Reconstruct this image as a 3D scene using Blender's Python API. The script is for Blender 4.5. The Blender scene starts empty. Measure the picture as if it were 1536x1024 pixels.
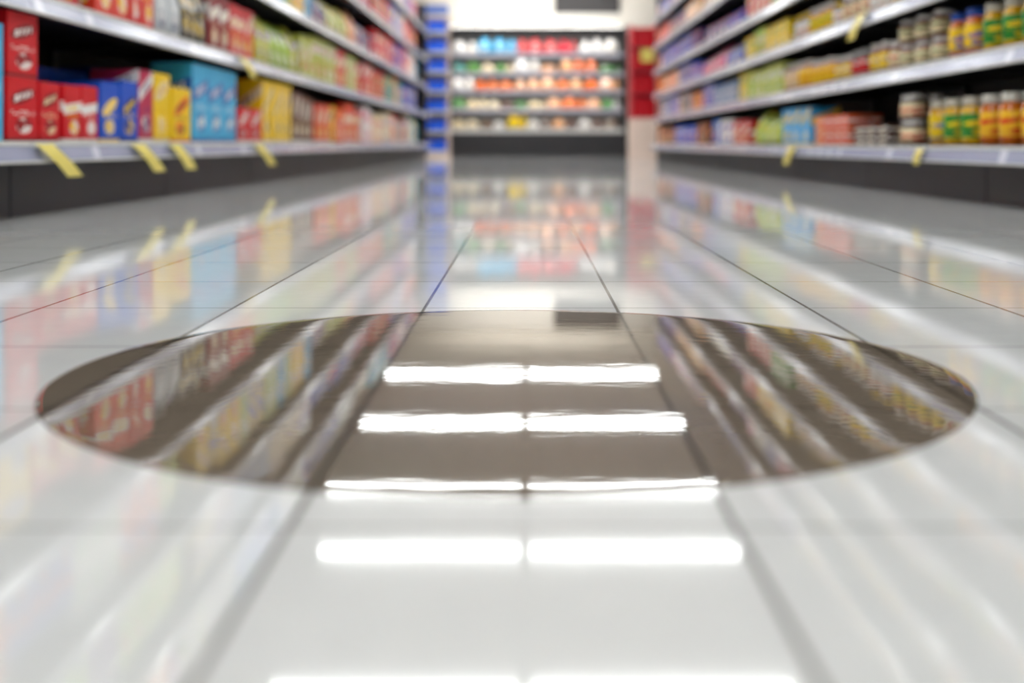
import bpy, math, random
from mathutils import Vector
random.seed(7)
F=1600.0; VX=790.0; VY=215.0; H=0.2
scene=bpy.context.scene
scene.view_settings.view_transform='Standard'

# ---------------------------------------------------------------- node helpers
class NT:
    def __init__(s,name):
        s.m=bpy.data.materials.new(name); s.m.use_nodes=True
        s.t=s.m.node_tree; s.p=s.t.nodes['Principled BSDF']
    def n(s,typ,**k):
        x=s.t.nodes.new(typ)
        for a,b in k.items(): setattr(x,a,b)
        return x
    def put(s,sock,v):
        if isinstance(v,bpy.types.NodeSocket): s.t.links.new(v,sock)
        else: sock.default_value=v
    def ma(s,op,a,b=0.0,c=0.0):
        x=s.n('ShaderNodeMath',operation=op)
        s.put(x.inputs[0],a); s.put(x.inputs[1],b); s.put(x.inputs[2],c)
        return x.outputs[0]
    def mix(s,f,a,b):
        x=s.n('ShaderNodeMix',data_type='RGBA')
        s.put(x.inputs[0],f); s.put(x.inputs[6],a); s.put(x.inputs[7],b)
        return x.outputs[2]
    def sep(s,v):
        x=s.n('ShaderNodeSeparateXYZ'); s.put(x.inputs[0],v); return x.outputs
    def comb(s,a,b,c):
        x=s.n('ShaderNodeCombineXYZ'); s.put(x.inputs[0],a); s.put(x.inputs[1],b); s.put(x.inputs[2],c); return x.outputs[0]
    def noise(s,vec,scale,detail=2.0,rough=.5):
        x=s.n('ShaderNodeTexNoise'); s.put(x.inputs['Vector'],vec); x.inputs['Scale'].default_value=scale
        x.inputs['Detail'].default_value=detail; x.inputs['Roughness'].default_value=rough
        return x.outputs['Fac']
    def pos(s): return s.n('ShaderNodeNewGeometry').outputs['Position']
    def ramp(s,v,a,b,c,d):
        x=s.n('ShaderNodeMapRange'); s.put(x.inputs[0],v)
        for i,q in enumerate((a,b,c,d)): x.inputs[i+1].default_value=q
        return x.outputs[0]
    def bump(s,h,dist,strength=1.0):
        x=s.n('ShaderNodeBump'); x.inputs['Strength'].default_value=strength; x.inputs['Distance'].default_value=dist
        s.put(x.inputs['Height'],h); s.put(s.p.inputs['Normal'],x.outputs[0])
    def set(s,**k):
        for a,b in k.items(): s.put(s.p.inputs[a.replace('_',' ')],b)

def simple(name,col,rough=.5,metal=0.0,emit=0.0,var=0.04,ecol=None):
    m=NT(name)
    f=m.noise(m.pos(),9.0,3)
    c=(*col,1); d=(*[max(0,x*(1-var*3)) for x in col],1)
    m.put(m.p.inputs['Base Color'],m.mix(f,d,c))
    m.set(Roughness=rough,Metallic=metal)
    if emit:
        m.p.inputs['Emission Color'].default_value=(*(ecol or col),1); m.p.inputs['Emission Strength'].default_value=emit
    return m.m

# tile grid used by floor and by the wet film lying on it
TX,TW,TY=-0.124,0.233,1.05
def tile_nodes(m):
    P=m.pos(); x,y,z=m.sep(P)
    tx=m.ma('DIVIDE',m.ma('SUBTRACT',x,TX),TW); ty=m.ma('DIVIDE',m.ma('SUBTRACT',y,TY),TW*1.06)
    def edge(t,g):
        fr=m.ma('FRACT',m.ma('ADD',t,0.5))
        d=m.ma('ABSOLUTE',m.ma('SUBTRACT',fr,0.5))
        return m.ramp(d,g*.5,g,1,0)
    ex=edge(tx,0.011); ey=m.ma('MULTIPLY',edge(ty,0.0085),.75)
    g=m.ma('MAXIMUM',ex,ey)
    wn=m.n('ShaderNodeTexWhiteNoise',noise_dimensions='2D')
    m.put(wn.inputs[0],m.comb(m.ma('FLOOR',tx),m.ma('FLOOR',ty),0.0))
    return P,g,wn.outputs['Value']

m=NT('polished_tile'); P,g,wn=tile_nodes(m)
mot=m.noise(P,25,5,.6)
base=m.mix(mot,(.60,.61,.62,1),(.68,.69,.695,1))
base=m.mix(m.ma('MULTIPLY',wn,.10),base,(.5,.5,.5,1))
base=m.mix(m.ma('MULTIPLY',g,.9),base,(.10,.085,.075,1))
m.set(Base_Color=base)
rg=m.ramp(m.noise(P,2.0,3),.3,.7,.04,.07)
m.set(Roughness=rg,IOR=1.7,Specular_IOR_Level=m.ma('MULTIPLY',m.ma('SUBTRACT',1.0,m.ma('MULTIPLY',g,.8)),.5))
M_floor=m.m

m=NT('wet_tile_film'); P,g,wn=tile_nodes(m)
mot=m.noise(P,90,3,.6)
base=m.mix(mot,(.130,.104,.080,1),(.175,.142,.112,1))
base=m.mix(m.ma('MULTIPLY',g,.97),base,(.005,.004,.003,1))
m.set(Base_Color=base,Roughness=.025,IOR=1.56,Specular_IOR_Level=m.ma('MULTIPLY',m.ma('SUBTRACT',1.0,m.ma('MULTIPLY',g,.6)),.5))
x,y,z=m.sep(P)
rip=m.noise(m.comb(m.ma('MULTIPLY',x,18.0),m.ma('MULTIPLY',y,55.0),0.0),1.0,2,.5)
m.bump(rip,.00005,1.0)
M_wet=m.m

# printed packaging: colours come from mesh attributes, artwork is laid out in UV
def packaging(name,rough):
    m=NT(name)
    uv=m.n('ShaderNodeUVMap').outputs[0]
    def at(nm,o='Color'):
        return m.n('ShaderNodeAttribute',attribute_name=nm).outputs[o]
    A,B,C=at('ca'),at('cb'),at('cc'); R=at('rnd','Fac')
    u,v,_=m.sep(uv)
    du=m.ma('SUBTRACT',u,.5)
    R2=m.ma('FRACT',m.ma('MULTIPLY',R,7.13)); R3=m.ma('FRACT',m.ma('MULTIPLY',R,3.71))
    vc=m.ma('ADD',.58,m.ma('MULTIPLY',R2,.2))
    vs=m.ma('SUBTRACT',m.ma('SUBTRACT',v,vc),m.ma('MULTIPLY',du,m.ma('MULTIPLY',R3,.5)))
    def ell(a,b,ra,rb):
        q=m.ma('ADD',m.ma('POWER',m.ma('ABSOLUTE',m.ma('DIVIDE',a,ra)),2.0),m.ma('POWER',m.ma('ABSOLUTE',m.ma('DIVIDE',b,rb)),2.0))
        return m.ma('LESS_THAN',q,1.0)
    logo=ell(du,vs,.40,.11)
    band=m.ma('LESS_THAN',m.ma('ABSOLUTE',vs),.085)
    sel=m.ma('GREATER_THAN',R,.6)
    logo=m.ma('ADD',m.ma('MULTIPLY',logo,m.ma('SUBTRACT',1.0,sel)),m.ma('MULTIPLY',band,sel))
    nz=m.noise(m.comb(m.ma('MULTIPLY',u,6.0),m.ma('MULTIPLY',v,5.0),m.ma('MULTIPLY',R,40.0)),1.0,2)
    let=m.ma('LESS_THAN',m.ma('ABSOLUTE',m.ma('SUBTRACT',m.ma('FRACT',m.ma('ADD',m.ma('MULTIPLY',u,6.0),m.ma('MULTIPLY',nz,1.5))),.5)),.27)
    let=m.ma('MULTIPLY',let,m.ma('MULTIPLY',m.ma('LESS_THAN',m.ma('ABSOLUTE',vs),.05),m.ma('LESS_THAN',m.ma('ABSOLUTE',du),.30)))
    pic=ell(m.ma('ADD',du,m.ma('MULTIPLY',m.ma('SUBTRACT',R3,.5),.3)),m.ma('SUBTRACT',v,.25),.27,.13)
    picc=m.mix(m.ma('GREATER_THAN',nz,.5),C,B)
    ln=m.ma('LESS_THAN',m.ma('FRACT',m.ma('MULTIPLY',v,26.0)),.45)
    tn=m.noise(m.comb(m.ma('MULTIPLY',u,16.0),m.ma('FLOOR',m.ma('MULTIPLY',v,26.0)),R),1.0,0)
    tx=m.ma('MULTIPLY',ln,m.ma('GREATER_THAN',tn,.5))
    tx=m.ma('MULTIPLY',tx,m.ma('MULTIPLY',m.ma('LESS_THAN',m.ma('ABSOLUTE',m.ma('SUBTRACT',v,.44)),.04),m.ma('LESS_THAN',m.ma('ABSOLUTE',du),.38)))
    foot=m.ma('MULTIPLY',m.ma('LESS_THAN',v,.05),m.ma('GREATER_THAN',v,.001))
    c=m.mix(m.ma('MULTIPLY',pic,.85),A,picc); c=m.mix(tx,c,C); c=m.mix(foot,c,B); c=m.mix(logo,c,B); c=m.mix(let,c,C)
    m.set(Base_Color=c,Roughness=rough,Specular_IOR_Level=.28)
    return m.m
M_print=packaging('printed_carton',.38)
m=NT('coloured_gloss'); a=m.n('ShaderNodeAttribute',attribute_name='ca').outputs['Color']
f=m.noise(m.pos(),60,2); m.set(Base_Color=m.mix(m.ma('MULTIPLY',f,.3),a,(.02,.015,.01,1)),Roughness=.12)
M_gloss=m.m

M_dark=simple('dark_enamel_steel',(.016,.016,.019),.4)
M_kick=simple('kick_plate_charcoal',(.024,.024,.028),.42)
M_black=simple('black_back_panel',(.008,.008,.010),.6)
M_joint=simple('black_joint',(.004,.004,.004),.8)
m=NT('ticket_rail'); P=m.pos(); x,y,z=m.sep(P)
k=m.ma('DIVIDE',y,.17); fr=m.ma('FRACT',k)
wn=m.n('ShaderNodeTexWhiteNoise',noise_dimensions='1D'); m.put(wn.inputs[1],m.ma('FLOOR',k))
lab=m.ma('MULTIPLY',m.ma('LESS_THAN',fr,.30),m.ma('GREATER_THAN',wn.outputs[0],.45))
m.set(Base_Color=m.mix(lab,(.33,.35,.49,1),(.66,.67,.78,1)),Roughness=.2)
M_rail=m.m
M_white=simple('white_enamel',(.78,.78,.76),.4)
M_yel=simple('yellow_tag_plastic',(.90,.76,.18),.4)
M_wall=simple('painted_wall_cream',(.88,.86,.81),.8,var=.01)
m=NT('ceiling_panels'); P=m.pos(); x,y,z=m.sep(P)
def gr(t):
    return m.ma('GREATER_THAN',m.ma('ABSOLUTE',m.ma('SUBTRACT',m.ma('FRACT',t),.5)),.48)
gg=m.ma('MAXIMUM',gr(m.ma('DIVIDE',x,.6)),gr(m.ma('DIVIDE',y,.6)))
m.set(Base_Color=m.mix(gg,(.74,.68,.60,1),(.66,.60,.53,1)),Roughness=.9); M_ceil=m.m
M_tube=simple('lamp_diffuser',(1,1,1),.4,emit=22,ecol=(.975,1.0,.985))
M_added_glow=simple('added_case_glow',(1,1,1),.4,emit=22,ecol=(1,.98,.95))  # added glow for the case shelves, brightens the packs
M_added_wash=simple('added_wall_wash',(1,1,1),.4,emit=27,ecol=(1,.98,.93))  # added glow with no visible source, lifts the back wall

# ---------------------------------------------------------------- mesh builder
class MB:
    def __init__(s): s.v=[];s.f=[];s.mi=[];s.uv=[];s.a=[];s.b=[];s.c=[];s.r=[];s.sm=[]
    def face(s,idx,mi=0,uv=None,cols=None,r=0,sm=False):
        s.f.append(idx); s.mi.append(mi); n=len(idx)
        s.uv+= uv if uv else [(.02,.95)]*n
        ca,cb,cc=cols or ((.5,.5,.5),)*3
        s.a+=[ca]*n; s.b+=[cb]*n; s.c+=[cc]*n; s.r+=[r]*n; s.sm.append(sm)
    def box(s,x0,x1,y0,y1,z0,z1,mi=0,cols=None,r=0,taper=0):
        o=len(s.v); t=taper
        s.v+=[(x0,y0,z0),(x1,y0,z0),(x1,y1,z0),(x0,y1,z0),(x0+t,y0+t,z1),(x1-t,y0+t,z1),(x1-t,y1-t,z1),(x0+t,y1-t,z1)]
        U=[(0.0,.002),(1,.002),(1,1),(0,1)]
        s.face((o,o+1,o+5,o+4),mi,U,cols,r); s.face((o+1,o+2,o+6,o+5),mi,U,cols,r)
        s.face((o+2,o+3,o+7,o+6),mi,U,cols,r); s.face((o+3,o,o+4,o+7),mi,U,cols,r)
        s.face((o+4,o+5,o+6,o+7),mi,None,cols,r); s.face((o+3,o+2,o+1,o),mi,None,cols,r)
    def lathe(s,cx,cy,z,prof,seg=16):
        o=len(s.v); n=len(prof)
        for (r,h,*_) in prof:
            for k in range(seg):
                a=2*math.pi*k/seg; s.v.append((cx+r*math.cos(a),cy+r*math.sin(a),z+h))
        for i in range(n-1):
            r,h,mi,cols,rnd,lab=prof[i]
            for k in range(seg):
                k2=(k+1)%seg
                if lab:
                    u0=(k*2/seg)%1.0; u1=u0+2/seg
                    U=[(u0,.002),(u1,.002),(u1,1),(u0,1)]
                else: U=None
                s.face((o+i*seg+k,o+i*seg+k2,o+(i+1)*seg+k2,o+(i+1)*seg+k),mi,U,cols,rnd,True)
        p=prof[-1]; s.face(tuple(o+(n-1)*seg+k for k in range(seg)),p[2],None,p[3],0)
        p=prof[0]; s.face(tuple(o+k for k in reversed(range(seg))),p[2],None,p[3],0)
    def obj(s,name,mats,bevel=0,parent=None):
        me=bpy.data.meshes.new(name); me.from_pydata(s.v,[],s.f)
        for q in mats: me.materials.append(q)
        me.polygons.foreach_set('material_index',s.mi)
        me.polygons.foreach_set('use_smooth',s.sm)
        ul=me.uv_layers.new(name='UVMap'); ul.data.foreach_set('uv',[c for q in s.uv for c in q])
        for nm,arr in (('ca',s.a),('cb',s.b),('cc',s.c)):
            at=me.color_attributes.new(name=nm,type='FLOAT_COLOR',domain='CORNER')
            at.data.foreach_set('color',[c for q in arr for c in (q[0],q[1],q[2],1.0)])
        at=me.attributes.new(name='rnd',type='FLOAT',domain='CORNER'); at.data.foreach_set('value',s.r)
        me.update()
        ob=bpy.data.objects.new(name,me); scene.collection.objects.link(ob)
        if bevel:
            b=ob.modifiers.new('bevel','BEVEL'); b.width=bevel; b.segments=1; b.limit_method='ANGLE'
        if parent: ob.parent=parent
        return ob
def empty(name):
    e=bpy.data.objects.new(name,None); scene.collection.objects.link(e); return e

# ---------------------------------------------------------------- colours
def C(r,g,b):
    f=lambda c:((c/255+.055)/1.055)**2.4 if c>10 else c/255/12.92
    return (f(r),f(g),f(b))
RED=C(212,20,32);DRED=C(140,14,22);ORG=C(240,110,24);YEL=C(250,208,20);LBL=C(66,180,228);BLU=C(20,84,200)
NAV=C(18,36,110);GRN=C(60,150,50);LIM=C(165,200,45);WHT=C(242,240,236);CRM=C(240,222,180);PNK=C(230,110,150)
PUR=C(110,50,140);BRN=C(95,50,28);DBR=C(60,28,20);TEA=C(30,160,160);GRY=C(120,120,128);PCH=C(245,180,130);BLK=C(25,22,25)
def trio(a):
    pool=[WHT,YEL,RED,BLU,CRM,NAV,GRN,ORG]
    b=random.choice([q for q in pool if q!=a]); c=random.choice([q for q in (WHT,WHT,YEL,CRM,BRN,NAV) if q!=a and q!=b])
    return (a,b,c)

def jar(mb,cx,cy,z,r,h,content,label,lid,rnd):
    g=(content,)*3; L=label; l=(lid,)*3
    P=[(r*.80,0,1,g,0,0),(r*.97,h*.03,1,g,0,0),(r*.985,h*.14,1,g,0,0),(r*1.01,h*.15,0,L,rnd,1),(r*1.01,h*.66,1,g,0,0),(r*.985,h*.67,1,g,0,0),
       (r*.95,h*.74,1,g,0,0),(r*.76,h*.81,1,g,0,0),(r*.76,h*.83,1,l,0,0),(r*.84,h*.835,1,l,0,0),(r*.84,h*.985,1,l,0,0),(r*.78,h,1,l,0,0)]
    mb.lathe(cx,cy,z,P,18)
def bottle(mb,cx,cy,z,r,h,content,label,lid,rnd):
    g=(content,)*3; L=label; l=(lid,)*3
    P=[(r*.85,0,1,g,0,0),(r,h*.03,1,g,0,0),(r,h*.12,0,L,rnd,1),(r,h*.52,1,g,0,0),(r*.93,h*.62,1,g,0,0),(r*.45,h*.78,1,g,0,0),
       (r*.36,h*.88,1,g,0,0),(r*.36,h*.89,1,l,0,0),(r*.42,h*.895,1,l,0,0),(r*.42,h,1,l,0,0)]
    mb.lathe(cx,cy,z,P,14)
def pouch(mb,x0,x1,y0,y1,z0,h,cols,rnd):
    # pillow bag: full belly, pinched crimped top
    o=len(mb.v); cx=(x0+x1)/2; w=(x1-x0)/2
    lev=[(0,.85,.96),(.12,1,1),(.5,.95,.98),(.82,.5,.97),(.93,.07,1),(1,.05,1)]
    for t,a,b in lev:
        m_=(y0+y1)/2; d=(y1-y0)/2*b
        mb.v+=[(cx-w*a,m_-d,z0+h*t),(cx+w*a,m_-d,z0+h*t),(cx+w*a,m_+d,z0+h*t),(cx-w*a,m_+d,z0+h*t)]
    for i in range(len(lev)-1):
        t0,t1=max(lev[i][0],.002),lev[i+1][0]
        for k in range(4):
            k2=(k+1)%4
            mb.face((o+4*i+k,o+4*i+k2,o+4*i+4+k2,o+4*i+4+k),0,[(0,t0),(1,t0),(1,t1),(0,t1)],cols,rnd,True)
    e=o+4*(len(lev)-1); mb.face((e,e+1,e+2,e+3),0,None,cols,rnd); mb.face((o+3,o+2,o+1,o),0,None,cols,rnd)

def Yof(side,X,px):
    d=(VX-px) if side<0 else (px-VX)
    return F*X/d
def fill(side,X,z,px0,px1,cols,h,w=(.09,.16),kind='box',depth=.16,maxh=.3,store=None,rows=1,inset=.015,Y=None,stack=1,gap=0):
    """fill a shelf section between two photo columns (aisle depth worked out from the shelf plane)"""
    ya,yb=(Y if Y else sorted((Yof(side,X,px0),Yof(side,X,px1))))
    y=ya
    boxes,jars=store
    while y<yb-.03:
        a=random.choice(cols); tr=a if isinstance(a[0],tuple) else trio(a)
        ww=random.uniform(*w); hh=min(random.uniform(*h),maxh); rnd=random.random(); n=random.choice((1,2,2,3))
        for _ in range(n):
            if y+ww>yb+.004: break
            for rw in range(rows):
                xi=X+inset+rw*(depth+.01)+random.uniform(0,.006); xo=xi+depth
                x0,x1=(side*xo,side*xi) if side<0 else (xi,xo)
                yj=random.uniform(-.002,.002)
                if kind=='box':
                    for st in range(stack):
                        boxes.box(x0,x1,y+.003+yj,y+ww-.003+yj,z+.001+st*(hh+.0015),z+.001+st*(hh+.0015)+hh,0,tr,rnd)
                elif kind=='pouch': pouch(boxes,x0,x1,y+.003,y+ww-.003,z+.001,hh,tr,rnd)
                elif kind in('jar','bottle'):
                    r=ww/2-.003; f_=jar if kind=='jar' else bottle
                    jc=xi+r if side>0 else -(xi+r)
                    for st in range(stack):
                        f_(jars,jc,y+ww/2,z+.001+st*(hh+.001),r,hh,tr[0],(tr[1],tr[2],tr[0]),random.choice((WHT,WHT,YEL,RED)) if len(tr)<4 else tr[3],rnd)
                        if depth>2*r+.02:
                            jc2=jc+side*(2*r+.006); f_(jars,jc2,y+ww/2,z+.001+st*(hh+.001),r,hh,tr[0],(tr[1],tr[2],tr[0]),WHT if len(tr)<4 else tr[3],rnd)
            y+=ww+gap
        y+=random.choice((0,.004,.012))
        if y+w[0]>yb: break

# ---------------------------------------------------------------- shelving
def gondola(side,X,y0,y1,levels,zbase,name):
    root=empty(name)
    def xs(a,b): return (side*b,side*a) if side<0 else (a,b)
    mb=MB()
    y=y0; seg=1.23; k=0
    ks=[y0]; yy=2.87 if side<0 else 3.55
    while yy-seg>y0: yy-=seg
    while yy<y1: ks.append(yy); yy+=seg
    ks.append(y1)
    KX=X+.07
    for a,b in zip(ks,ks[1:]):
        if b-a<.02: continue
        x0,x1=xs(KX,KX+.02); mb.box(x0,x1,a+.004,b-.004,0,zbase-.05,0)
        x0,x1=xs(KX+.0205,KX+.03); mb.box(x0,x1,a,b,0.0,zbase-.05,3)
    x0,x1=xs(KX+.0305,KX+.41); mb.box(x0,x1,y0,y1,0,zbase-.03,1)
    x0,x1=xs(X+.52,X+.55); mb.box(x0,x1,y0,y1,0,2.12,2)
    for a in ks:
        x0,x1=xs(X+.49,X+.5195); mb.box(x0,x1,max(a-.02,y0),min(a+.02,y1),0,2.12,1)
    mb.obj('kick_plates_and_back',[M_kick,M_dark,M_black,M_joint],parent=root)
    for i,z in enumerate([zbase]+levels):
        m2=MB(); fx=X if i==0 else X+.02
        x0,x1=xs(fx+.013,X+.489); m2.box(x0,x1,y0,y1,z-.028,z+.004,0)
        s=side
        for a,b in zip(ks,ks[1:]):
            if b-a<.02: continue
            a+=.0015;b-=.0015
            m2.box(*xs(fx-.002,fx+.012),a,b,z-.006,z+.006,2)  # highlight along the rail top, put in as a white strip
            o=len(m2.v); zb=z-.046
            P=[(fx,z-.0065),(fx-.012,zb),(fx-.006,zb),(fx+.006,z-.0065)]
            m2.v+=[(s*p[0],a,p[1]) for p in P]+[(s*p[0],b,p[1]) for p in P]
            fl=[(o+q,o+(q+1)%4,o+4+(q+1)%4,o+4+q) for q in range(4)]+[(o+3,o+2,o+1,o),(o+4,o+5,o+6,o+7)]
            for q in fl: m2.face(q if s<0 else tuple(reversed(q)),1)
            m2.box(*xs(fx-.016,fx-.004),a,b,zb-.0065,zb-.0005,2)
            if i:
                for yb_ in (a+.01,b-.014):
                    m2.box(*xs(fx+.03,X+.488),yb_,yb_+.004,z-.048,z-.0285,0)
        m2.obj('shelf_%d'%(i+1),[M_dark,M_rail,M_white],parent=root)
    m3=MB()
    for a in (y0-.03,y1): m3.box(*xs(X+.06,X+.55),a,a+.03,0,2.12,0)
    m3.obj('end_panels',[M_dark],bevel=.004,parent=root)
    return root
LX,RX=1.32,1.46
LZ=[.605,.975,1.34,1.70]; RZ=[.495,.765,1.035,1.32,1.62,1.90]
gondola(-1,LX,1.0,14.6,LZ,.200,'supermarket_shelving')
gondola(1,RX,1.0,12.4,RZ,.186,'supermarket_shelving')

def store(): return (MB(),MB())
def flush(st,n1,n2,bev=.0015):
    if st[0].v: st[0].obj(n1,[M_print,M_gloss],bevel=bev)
    if st[1].v: st[1].obj(n2,[M_print,M_gloss])

# ---- left bottom shelf, item by item
s=store(); Z0=.200+.0045
def item(side,X,z,px0,px1,ytop,tr,n=1,depth=.17,inset=.012,stack=1,rnd=None,st=s,zb=None,pz=VY):
    ya,yb=sorted((Yof(side,X,px0),Yof(side,X,px1)))
    ym=ya
    h=min((H+(VY-ytop)/F*ym)-z,.345); h=h/stack
    w=(yb-ya)/n; rnd=random.random() if rnd is None else rnd
    for i in range(n):
        xi=X+inset+random.uniform(0,.006); xo=xi+depth
        x0,x1=(-xo,-xi) if side<0 else (xi,xo)
        for k in range(stack):
            st[0].box(x0,x1,ya+i*w+.004,ya+(i+1)*w-.004,z+.001+k*(h+.0005),z+k*(h+.0005)+h,0,tr,rnd)
L=LX+.02
item(-1,L,Z0,-240,-90,30,(YEL,RED,WHT),3)
item(-1,L,Z0,-88,14,12,(LBL,C(110,200,235),WHT),2,rnd=.2)
item(-1,L,Z0,17,64,12,(RED,DRED,WHT),1,stack=2,rnd=.37)
item(-1,L,Z0,67,98,122,(RED,DRED,CRM),1,rnd=.37,stack=1)
item(-1,L,Z0,101,128,126,(RED,WHT,YEL),1,rnd=.85)
item(-1,L,Z0,129,154,128,(RED,WHT,WHT),1,rnd=.85)
item(-1,L,Z0,156,185,122,(BLU,YEL,CRM),1,rnd=.15)
item(-1,L,Z0,186,213,120,(BLU,NAV,YEL),1,rnd=.15)
item(-1,L,Z0,214,236,104,(C(190,40,80),WHT,NAV),1,rnd=.7)
item(-1,L,Z0,237,262,108,(YEL,CRM,C(230,170,20)),1,rnd=.4)
item(-1,L,Z0,263,291,130,(YEL,ORG,BRN),1,rnd=.2)
item(-1,L,Z0,293,360,93,(LBL,C(60,110,190),WHT),3,rnd=.9)
item(-1,L,Z0,362,397,160,(RED,WHT,DRED),2,rnd=.5)
item(-1,L,Z0,399,441,118,(YEL,CRM,BRN),3,rnd=.75)
item(-1,L,Z0,75,160,100,(NAV,BLU,WHT),3,depth=.12,inset=.25)
item(-1,L,Z0,165,235,98,(BLU,PUR,WHT),3,depth=.12,inset=.25)
item(-1,L,Z0,240,300,100,(NAV,BLU,WHT),2,depth=.12,inset=.25)
fill(-1,L,Z0,443,475,[(BRN,WHT,CRM),(WHT,BRN,RED)],(.27,.32),store=s)
fill(-1,L,Z0,477,545,[(ORG,RED,WHT),(RED,YEL,WHT),(C(225,70,40),WHT,YEL),(YEL,GRN,RED)],(.22,.31),store=s,w=(.14,.24))
fill(-1,L,Z0,547,580,[(WHT,PNK,RED),(CRM,RED,WHT)],(.22,.31),store=s)
fill(-1,L,Z0,581,628,[(GRY,WHT,NAV),(CRM,BLU,WHT),(TEA,WHT,BLU),(RED,WHT,YEL)],(.2,.32),store=s)
flush(s,'cracker_and_cereal_boxes','jars')
# ---- left second shelf
s=store(); z=LZ[0]+.0045
L2=LX+.04
fill(-1,L2,z,-400,60,[RED,GRN,YEL,BLU],(.22,.3),(.12,.2),store=s)
fill(-1,L2,z,60,150,[(GRN,WHT,RED),(C(200,40,40),YEL,WHT)],(.18,.24),(.12,.18),store=s)
fill(-1,L2,z,150,240,[(RED,ORG,WHT),(C(225,60,40),WHT,YEL)],(.2,.26),(.11,.16),store=s)
fill(-1,L2,z,242,318,[(WHT,BLK,RED),(C(200,205,210),NAV,WHT),(BLK,WHT,YEL)],(.24,.29),(.1,.14),store=s,kind='pouch',depth=.12)
fill(-1,L2,z,320,388,[(RED,WHT,YEL),(DRED,WHT,CRM)],(.22,.29),(.12,.17),store=s)
fill(-1,L2,z,390,452,[(LIM,WHT,PUR),(C(200,200,70),PUR,WHT),(LIM,YEL,GRN)],(.25,.305),(.14,.2),store=s,kind='pouch',depth=.13)
fill(-1,L2,z,454,545,[(ORG,YEL,RED),(YEL,RED,WHT),(CRM,GRN,RED),(RED,WHT,YEL),(C(190,200,90),WHT,RED)],(.23,.305),(.15,.24),store=s)
fill(-1,L2,z,547,628,[BLU,RED,WHT,TEA,ORG,NAV],(.2,.305),(.2,.4),store=s)
flush(s,'snack_packets','jars')
# ---- left upper shelves
for i,z in enumerate(LZ[1:]):
    s=store(); z+=.0045; top=.30
    fill(-1,L2,z,0,300,[PUR,WHT,BLU,LIM,ORG],(.2,.3),(.12,.2),store=s,Y=(1.1,4.3))
    fill(-1,L2,z,300,470,[[(C(190,200,120),WHT,GRN),(C(215,190,120),BLU,WHT),(YEL,WHT,RED),(LBL,WHT,NAV)],
                          [(WHT,BLU,PNK),(C(150,170,200),WHT,NAV),(CRM,PUR,WHT)],[WHT,TEA,BLU]][i],(.2,.3),(.13,.2),store=s,maxh=top,kind='box')
    fill(-1,L2,z,471,560,[[(C(180,190,90),YEL,WHT),(LBL,WHT,NAV),(PCH,RED,WHT),(NAV,WHT,RED)],
                          [(NAV,WHT,RED),BLU,(RED,WHT,BLU)],[NAV,BLU,WHT,RED]][i],(.2,.3),(.15,.26),store=s,kind='pouch')
    fill(-1,L2,z,561,628,[[BLU,RED,NAV,WHT,LBL],[BLU,PUR,RED,WHT],[PUR,NAV,TEA,RED,WHT]][i],(.22,.3),(.2,.45),store=s)
    flush(s,['pasta_packets','tea_cartons','household_cartons'][i],'jars')

# ---- right bottom shelf
s=store(); z=.186+.0045; R=RX+.02
yj=(C(236,184,20),C(50,140,50),C(250,225,40),C(225,220,205)); yj2=(C(232,172,20),C(240,205,30),C(40,120,200),C(225,220,205)); oj=(C(214,112,20),C(245,190,40),RED,C(235,235,225))
fill(1,R,z,1536,1900,[yj,yj2],(.165,.17),(.094,.096),kind='jar',store=s,depth=.22,gap=.05)
fill(1,R,z,1364,1536,[yj,yj2,yj,oj],(.165,.172),(.092,.096),kind='jar',store=s,depth=.10,gap=.055)
fill(1,R,z,1332,1360,[(DBR,CRM,RED,WHT)],(.10,.105),(.08,.085),kind='jar',store=s,depth=.2,stack=2)
fill(1,R,z,1268,1326,[(DBR,WHT,CRM),(C(90,40,40),WHT,RED)],(.042,.045),(.14,.16),store=s,stack=2)
fill(1,R,z,1212,1266,[(C(225,90,40),WHT,RED),(C(235,120,70),CRM,RED)],(.07,.075),(.13,.15),store=s,stack=2)
fill(1,R,z,1166,1210,[(C(50,160,225),WHT,GRN),(C(60,170,230),YEL,WHT)],(.2,.22),(.18,.22),store=s)
fill(1,R,z,1122,1164,[(LIM,YEL,WHT),(C(190,200,50),GRN,WHT)],(.17,.22),(.18,.25),store=s,kind='pouch')
fill(1,R,z,1062,1120,[(WHT,BLU,RED),(BLU,WHT,YEL),(C(60,120,210),WHT,RED),(RED,WHT,YEL)],(.15,.22),(.2,.3),store=s)
fill(1,R,z,984,1060,[(PCH,ORG,WHT),(C(200,140,90),RED,WHT),(BRN,ORG,CRM),(BLU,WHT,RED)],(.16,.22),(.2,.4),store=s)
flush(s,'baking_packets','mustard_jars')
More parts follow.
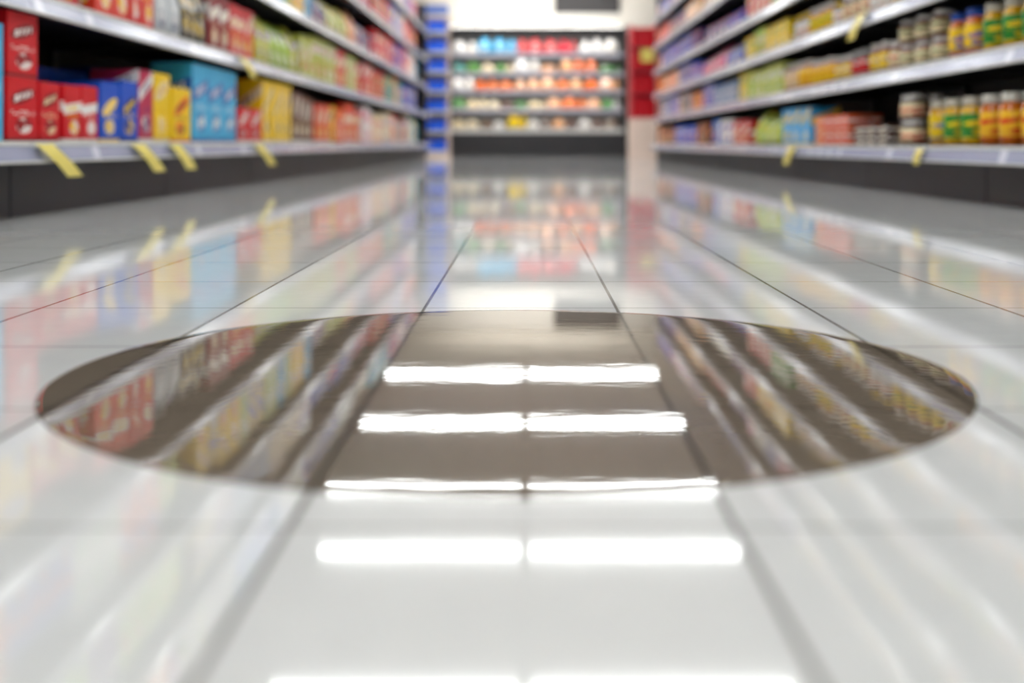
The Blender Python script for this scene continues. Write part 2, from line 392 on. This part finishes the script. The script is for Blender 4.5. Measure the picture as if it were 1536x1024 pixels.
# ---- right second shelf
s=store(); z=RZ[0]+.0045; R2=RX+.04
fill(1,R2,z,1540,1900,[yj,oj],(.15,.165),(.088,.09),kind='jar',store=s,depth=.2,gap=.05)
fill(1,R2,z,1400,1536,[(C(230,120,20),BLU,YEL,C(240,200,40)),yj,(C(230,120,30),YEL,BLU,BLU)],(.16,.175),(.088,.094),kind='jar',store=s,depth=.10,gap=.05)
fill(1,R2,z,1336,1398,[(C(120,40,25),CRM,C(70,130,60),WHT),(C(130,45,30),CRM,RED,WHT)],(.095,.10),(.105,.11),kind='jar',store=s,depth=.11,stack=2,gap=.06)
fill(1,R2,z,1240,1334,[(C(120,35,25),CRM,RED,WHT),(C(80,25,20),RED,WHT,C(190,190,190)),(C(150,60,25),YEL,WHT,WHT)],(.12,.14),(.085,.095),kind='jar',store=s,depth=.10,gap=.045)
fill(1,R2,z,1170,1238,[(C(230,140,30),YEL,RED,WHT),(C(190,110,30),CRM,ORG,WHT),(YEL,ORG,WHT,RED)],(.13,.16),(.1,.12),kind='jar',store=s,gap=.03,depth=.12)
fill(1,R2,z,1105,1168,[(LIM,YEL,WHT),(YEL,GRN,WHT),(C(200,210,90),WHT,GRN)],(.17,.2),(.16,.24),store=s)
fill(1,R2,z,984,1103,[(BLU,WHT,RED),(C(120,150,190),WHT,NAV),ORG,BRN,(WHT,NAV,RED),PCH],(.15,.2),(.2,.35),store=s)
flush(s,'soup_packets','sauce_jars')
# ---- right upper shelves
for i,z in enumerate(RZ[1:]):
    s=store(); z+=.0045
    mh=.19
    fill(1,R2,z,0,0,[oj,(C(110,40,25),CRM,RED,WHT),yj],(.13,.17),(.085,.095),kind='jar',store=s,Y=(1.1,3.9),depth=.10,gap=.05)
    fill(1,R2,z,1180,1400,[(C(100,40,25),CRM,RED,WHT),(C(190,110,30),YEL,GRN,WHT),(C(70,30,20),WHT,ORG,YEL)],(.12,.17),(.085,.1),kind='jar',store=s,depth=.1,gap=.05)
    fill(1,R2,z,1110,1178,[[(YEL,GRN,WHT),(LIM,WHT,RED),(ORG,WHT,YEL)],[GRN,YEL,RED],[YEL,RED,WHT],[PNK,WHT,BLU],[BLU,PUR,WHT]][i],(.15,mh),(.14,.2),store=s)
    fill(1,R2,z,1050,1108,[[(GRN,YEL,WHT),(BLU,WHT,YEL),(PNK,WHT,RED)],[(NAV,PNK,WHT),PUR,BLU],[PUR,BLU,WHT],[PUR,BLU,RED],[BLU,PUR,WHT]][i],(.15,mh),(.16,.3),store=s,kind='pouch')
    fill(1,R2,z,984,1048,[[PCH,BRN,BLU,ORG,CRM],[BLU,PCH,ORG,NAV],[RED,NAV,PCH,PUR],[PUR,RED,PCH,BLU],[BLU,WHT,PUR,RED]][i],(.15,mh),(.2,.4),store=s)
    flush(s,['canned_vegetable_packets','sweet_packets','biscuit_packets','coffee_packets','tissue_packets'][i],'preserve_jars')

# ---------------------------------------------------------------- yellow shelf tags
def tag(side,X,ztop,px,w,h,lean):
    y=Yof(side,X,px); mb=MB(); n=5; t=.0012
    pts=[]
    for i in range(n+1):
        q=i/n; pts.append((X-.018-.012*math.sin(q*2.2), y+lean*q, ztop-h*q))
    for p in pts:
        for dy in (-w/2,w/2):
            mb.v+=[(side*p[0],p[1]+dy,p[2]),(side*(p[0]+t),p[1]+dy,p[2])]
    for i in range(n):
        a=4*i;b=a+4
        for q in ((a,a+2,b+2,b),(a+1,b+1,b+3,a+3),(a,b,b+1,a+1),(a+2,a+3,b+3,b+2)): mb.face(q,0)
    mb.face((0,1,3,2),0); e=4*n; mb.face((e,e+2,e+3,e+1),0)
    mb.box(*( (side*(X-.004),side*(X-.0185)) if side<0 else (X-.0185,X-.004)),y-w*.3,y+w*.3,ztop-.012,ztop+.002,1)
    mb.obj('shelf_price_tag',[M_yel,M_white])
tag(-1,LX,.200,56,.10,.095,.18); tag(-1,LX,.200,199,.115,.10,.19); tag(-1,LX,.200,254,.12,.10,.18); tag(-1,LX,.198,381,.15,.11,.27)
tag(1,RX,.182,1194,.13,.10,.12); tag(1,RX,.182,1388,.06,.06,.02)
tag(-1,LX+.02,.60,358,.12,.085,.18); tag(1,RX+.02,.765,1300,.11,.1,.14)

# ---------------------------------------------------------------- refrigerated case at the end
root=empty('refrigerated_display_case')
mb=MB(); a,b=-1.19,1.46; Y0=16.0
mb.box(a,b,Y0+.02,Y0+.85,0.0,.36,0)
mb.box(a-.0,b+.0,Y0-.03,Y0+.05,.36,.42,1)
mb.box(a,b,Y0+.05,Y0+.85,.36,.42,0)
mb.box(a,b,Y0+.80,Y0+.85,.42,1.90,5)
for q in (a-.05,b): mb.box(q,q+.05,Y0-.02,Y0+.85,0,1.95,2)
mb.box(a,b,Y0+.0,Y0+.85,1.905,1.95,0)
mb.box(a,b,Y0+.0,Y0+.03,1.85,1.905,0)
for k in range(5): mb.box(a+.1,b-.1,Y0+.012,Y0+.02,.08+k*.045,.10+k*.045,3)
fz=[.43,.72,1.0,1.27,1.56]
for z in fz[1:]:
    mb.box(a,b,Y0+.18,Y0+.80,z-.03,z-.004,0); mb.box(a,b,Y0+.16,Y0+.18,z-.045,z+.004,4)
mb.obj('cabinet',[M_kick,M_white,M_dark,M_dark,M_rail,simple('case_interior_grey',(.25,.25,.25),.5)],bevel=.003,parent=root)
mb=MB()
mb.box(a+.03,b-.03,Y0+.04,Y0+.08,1.885,1.903,0)  # added glow bars hidden behind the lips to light the packs
for z in fz[1:]: mb.box(a+.03,b-.03,Y0+.19,Y0+.21,z-.042,z-.031,0)
mb.box(a,b,Y0+.30,Y0+.42,1.955,1.985,1)    # added glowing bar, out of view, to brighten the back wall
mb.obj('added_case_glow_bars',[M_added_glow,M_added_wash],parent=root)
s=store()
rowcol=[
 [(-1.15,-.7,[PCH,CRM],.14),(-.7,-.35,[WHT,BRN],.14),(-.3,0,[(YEL,YEL,LIM)],.24),(.0,1.4,[PCH,CRM,BRN,WHT],.16)],
 [(-1.15,-.6,[GRN,LIM,CRM],.17),(-.6,.3,[BRN,GRN,CRM],.14),(.3,.9,[PCH,ORG],.18),(.9,1.4,[WHT,PCH,GRN],.17)],
 [(-1.15,-.8,[WHT],.2),(-.8,0,[CRM,ORG,PCH],.17),(0,1.4,[PCH,ORG,PCH],.2)],
 [(-1.15,-.7,[TEA,GRN],.18),(-.7,-.2,[GRN,CRM],.17),(-.2,.2,[WHT],.23),(.2,.5,[PCH],.15),(.5,1.1,[ORG,PCH],.23),(1.1,1.4,[GRN,LIM],.13)],
 [(-1.15,-.75,[WHT],.22),(-.75,-.15,[(LBL,WHT,LBL),(LBL,LBL,WHT)],.27),(-.15,.75,[(C(225,60,70),RED,WHT),(C(230,70,90),RED,RED)],.25),(.8,1.4,[WHT],.24)]]
for z,row in zip(fz,rowcol):
    z0=z+ (-.002 if z>.5 else -.008)
    for x0,x1,cols,h in row:
        x=x0
        while x<x1-.05:
            c=random.choice(cols); tr=c if isinstance(c[0],tuple) else (c,random.choice([c,WHT,c]),random.choice([WHT,c,CRM]))
            w=random.uniform(.16,.26); hh=h*random.uniform(.85,1.0); yy=Y0+(.215 if z>.5 else .10)
            w=min(w,x1-x)
            hh=min(hh,.21 if z<1.4 else .26)
            pouch(s[0],x+.004,x+w-.004,yy,yy+.2,z0+.003,hh,tr,random.random()); x+=w
s[0].obj('chilled_food_packs',[M_print,M_gloss])

# ---------------------------------------------------------------- promotional stands
root=empty('promotional_display_stand'); mb=MB(); st=MB()
a,b,Y1=-1.44,-1.10,15.0
mb.box(a,b,Y1,Y1+.4,0,.06,0); mb.box(a,b,Y1+.30,Y1+.32,.06,2.02,0)
for q in (a,b-.02): mb.box(q,q+.02,Y1+.1,Y1+.30,.06,2.02,0)
for k in range(7):
    z=.06+k*.28; mb.box(a+.02,b-.02,Y1+.0,Y1+.30,z,z+.035,1)
    for j in range(2): st.box(a+.04+j*.13,a+.165+j*.13,Y1+.01,Y1+.2,z+.036,z+.185,0,(C(20,90,235),C(30,100,240),C(80,140,240)),.3)
mb.box(a,b,Y1,Y1+.02,2.02,2.14,2)
mb.obj('frame',[simple('peach_card',(.85,.68,.58),.7),M_white,simple('blue_card',(.05,.15,.6),.6)],bevel=.003,parent=root)
st.obj('packs',[M_print,M_gloss],bevel=.002,parent=root)
root=empty('promotional_display_stand'); mb=MB(); st=MB()
a,b,Y1=1.335,1.66,13.6
mb.box(a,b,Y1,Y1+.42,0,.52,0); mb.box(a,b,Y1+.40,Y1+.42,.52,1.72,1)
for q in (a,b-.015): mb.box(q,q+.015,Y1+.02,Y1+.40,.52,1.72,1)
for k in range(4):
    z=.52+k*.3; mb.box(a+.015,b-.015,Y1,Y1+.4,z,z+.02,1)
    for j in range(2): st.box(a+.02+j*.145,a+.16+j*.145,Y1+.03,Y1+.3,z+.021,z+.25,0,(C(200,15,35),DRED,RED),.3)
mb.box(a+.12,b-.04,Y1-.012,Y1-.002,1.24,1.40,2)
mb.obj('frame',[simple('peach_white_card',(.85,.68,.58),.7),simple('red_card',(.55,.02,.04),.6),M_yel],bevel=.003,parent=root)
st.obj('packs',[M_print,M_gloss],bevel=.002,parent=root)

# ---------------------------------------------------------------- wall sign
mb=MB(); mb.box(.44,1.48,16.95,17.0,2.27,2.72,0)
mb.box(.47,1.45,16.945,16.95,2.30,2.69,1)
mb.obj('wall_sign',[simple('sign_frame',(.03,.03,.035),.4),simple('sign_panel',(.05,.05,.055),.5)],bevel=.004)

# ---------------------------------------------------------------- puddle
me=bpy.data.meshes.new('water_puddle'); vs=[];fs=[]
CXP,CYP,A_,B_=-.0155,.94,.388,.340
nr,na=70,220
k0=int(nr*.4)
rad=[ .93*i/k0 for i in range(1,k0+1)]+[.93+.07*(i/(nr-k0)) for i in range(1,nr-k0+1)]
vs.append((CXP,CYP,.0005))
for r in rad:
    for k in range(na):
        t=2*math.pi*k/na
        wob=1+.002*math.sin(3*t+.5)+.0015*math.sin(7*t+2)
        d=(1-r)*.36
        z=.0003+.0002*(1-math.exp(-d/.004))
        if r>=1: z=.0001
        vs.append((CXP+A_*r*wob*math.cos(t),CYP+B_*r*wob*math.sin(t),z))
for k in range(na): fs.append((0,1+k,1+(k+1)%na))
for i in range(nr-1):
    for k in range(na):
        k2=(k+1)%na; fs.append((1+i*na+k,1+(i+1)*na+k,1+(i+1)*na+k2,1+i*na+k2))
me.from_pydata(vs,[],fs); me.materials.append(M_wet)
for p in me.polygons: p.use_smooth=True
me.update(); ob=bpy.data.objects.new('water_puddle',me); scene.collection.objects.link(ob)

# ---------------------------------------------------------------- room
WL,WR,WB,WF,CH=-3.2,3.4,17.0,-4.0,2.8
def slab(n,x0,x1,y0,y1,z0,z1,m_):
    mb=MB(); mb.box(x0,x1,y0,y1,z0,z1,0); return mb.obj(n,[m_])
slab('floor',WL,WR,WF,WB,-.1,0,M_floor)
slab('ceiling',WL,WR,WF,WB,CH,CH+.1,M_ceil)
slab('wall_left',WL-.1,WL,WF,WB,-.1,CH+.1,M_wall); slab('wall_right',WR,WR+.1,WF,WB,-.1,CH+.1,M_wall)
slab('wall_back',WL-.1,WR+.1,WB,WB+.1,-.1,CH+.1,M_wall); slab('wall_front',WL-.1,WR+.1,WF-.1,WF,-.1,CH+.1,M_wall)

# ceiling lights
for y,xl,xr,hw in ((13.63,1.79,1.66,.13),(11.25,1.74,1.65,.12),(9.12,1.71,1.63,.055),(7.72,1.50,1.55,.05),(5.72,1.38,1.45,.07),(4.0,1.5,1.5,.085),(2.0,1.5,1.5,.085),(0.0,1.5,1.5,.085),(-2.0,1.5,1.5,.085)):
    for x0,x1 in ((-xl,-.045),(.015,xr)):
        mb=MB()
        mb.box(x0,x1,y-hw-.02,y+hw+.02,CH-.045,CH,0)
        mb.box(x0+.01,x1-.01,y-hw,y+hw,CH-.06,CH-.0452,1,taper=0)
        for e in (x0,x1-.01): mb.box(e,e+.01,y-hw-.01,y+hw+.01,CH-.065,CH-.0452,0)
        mb.obj('ceiling_light_fixture',[M_white,M_tube],bevel=.002)

# ---------------------------------------------------------------- camera
cd=bpy.data.cameras.new('camera'); cam=bpy.data.objects.new('camera',cd); scene.collection.objects.link(cam)
cam.location=(0,0,H); cam.rotation_euler=(math.pi/2,0,0)
cd.sensor_width=36; cd.lens=F/1536*36; cd.shift_x=-(VX-768)/1536; cd.shift_y=-(512-VY)/1536
cd.clip_start=.02
cd.dof.use_dof=True; cd.dof.focus_distance=1.42; cd.dof.aperture_fstop=2.3
scene.camera=cam
w=bpy.data.worlds.new('world'); scene.world=w; w.use_nodes=True
w.node_tree.nodes['Background'].inputs[0].default_value=(.5,.5,.5,1); w.node_tree.nodes['Background'].inputs[1].default_value=.3
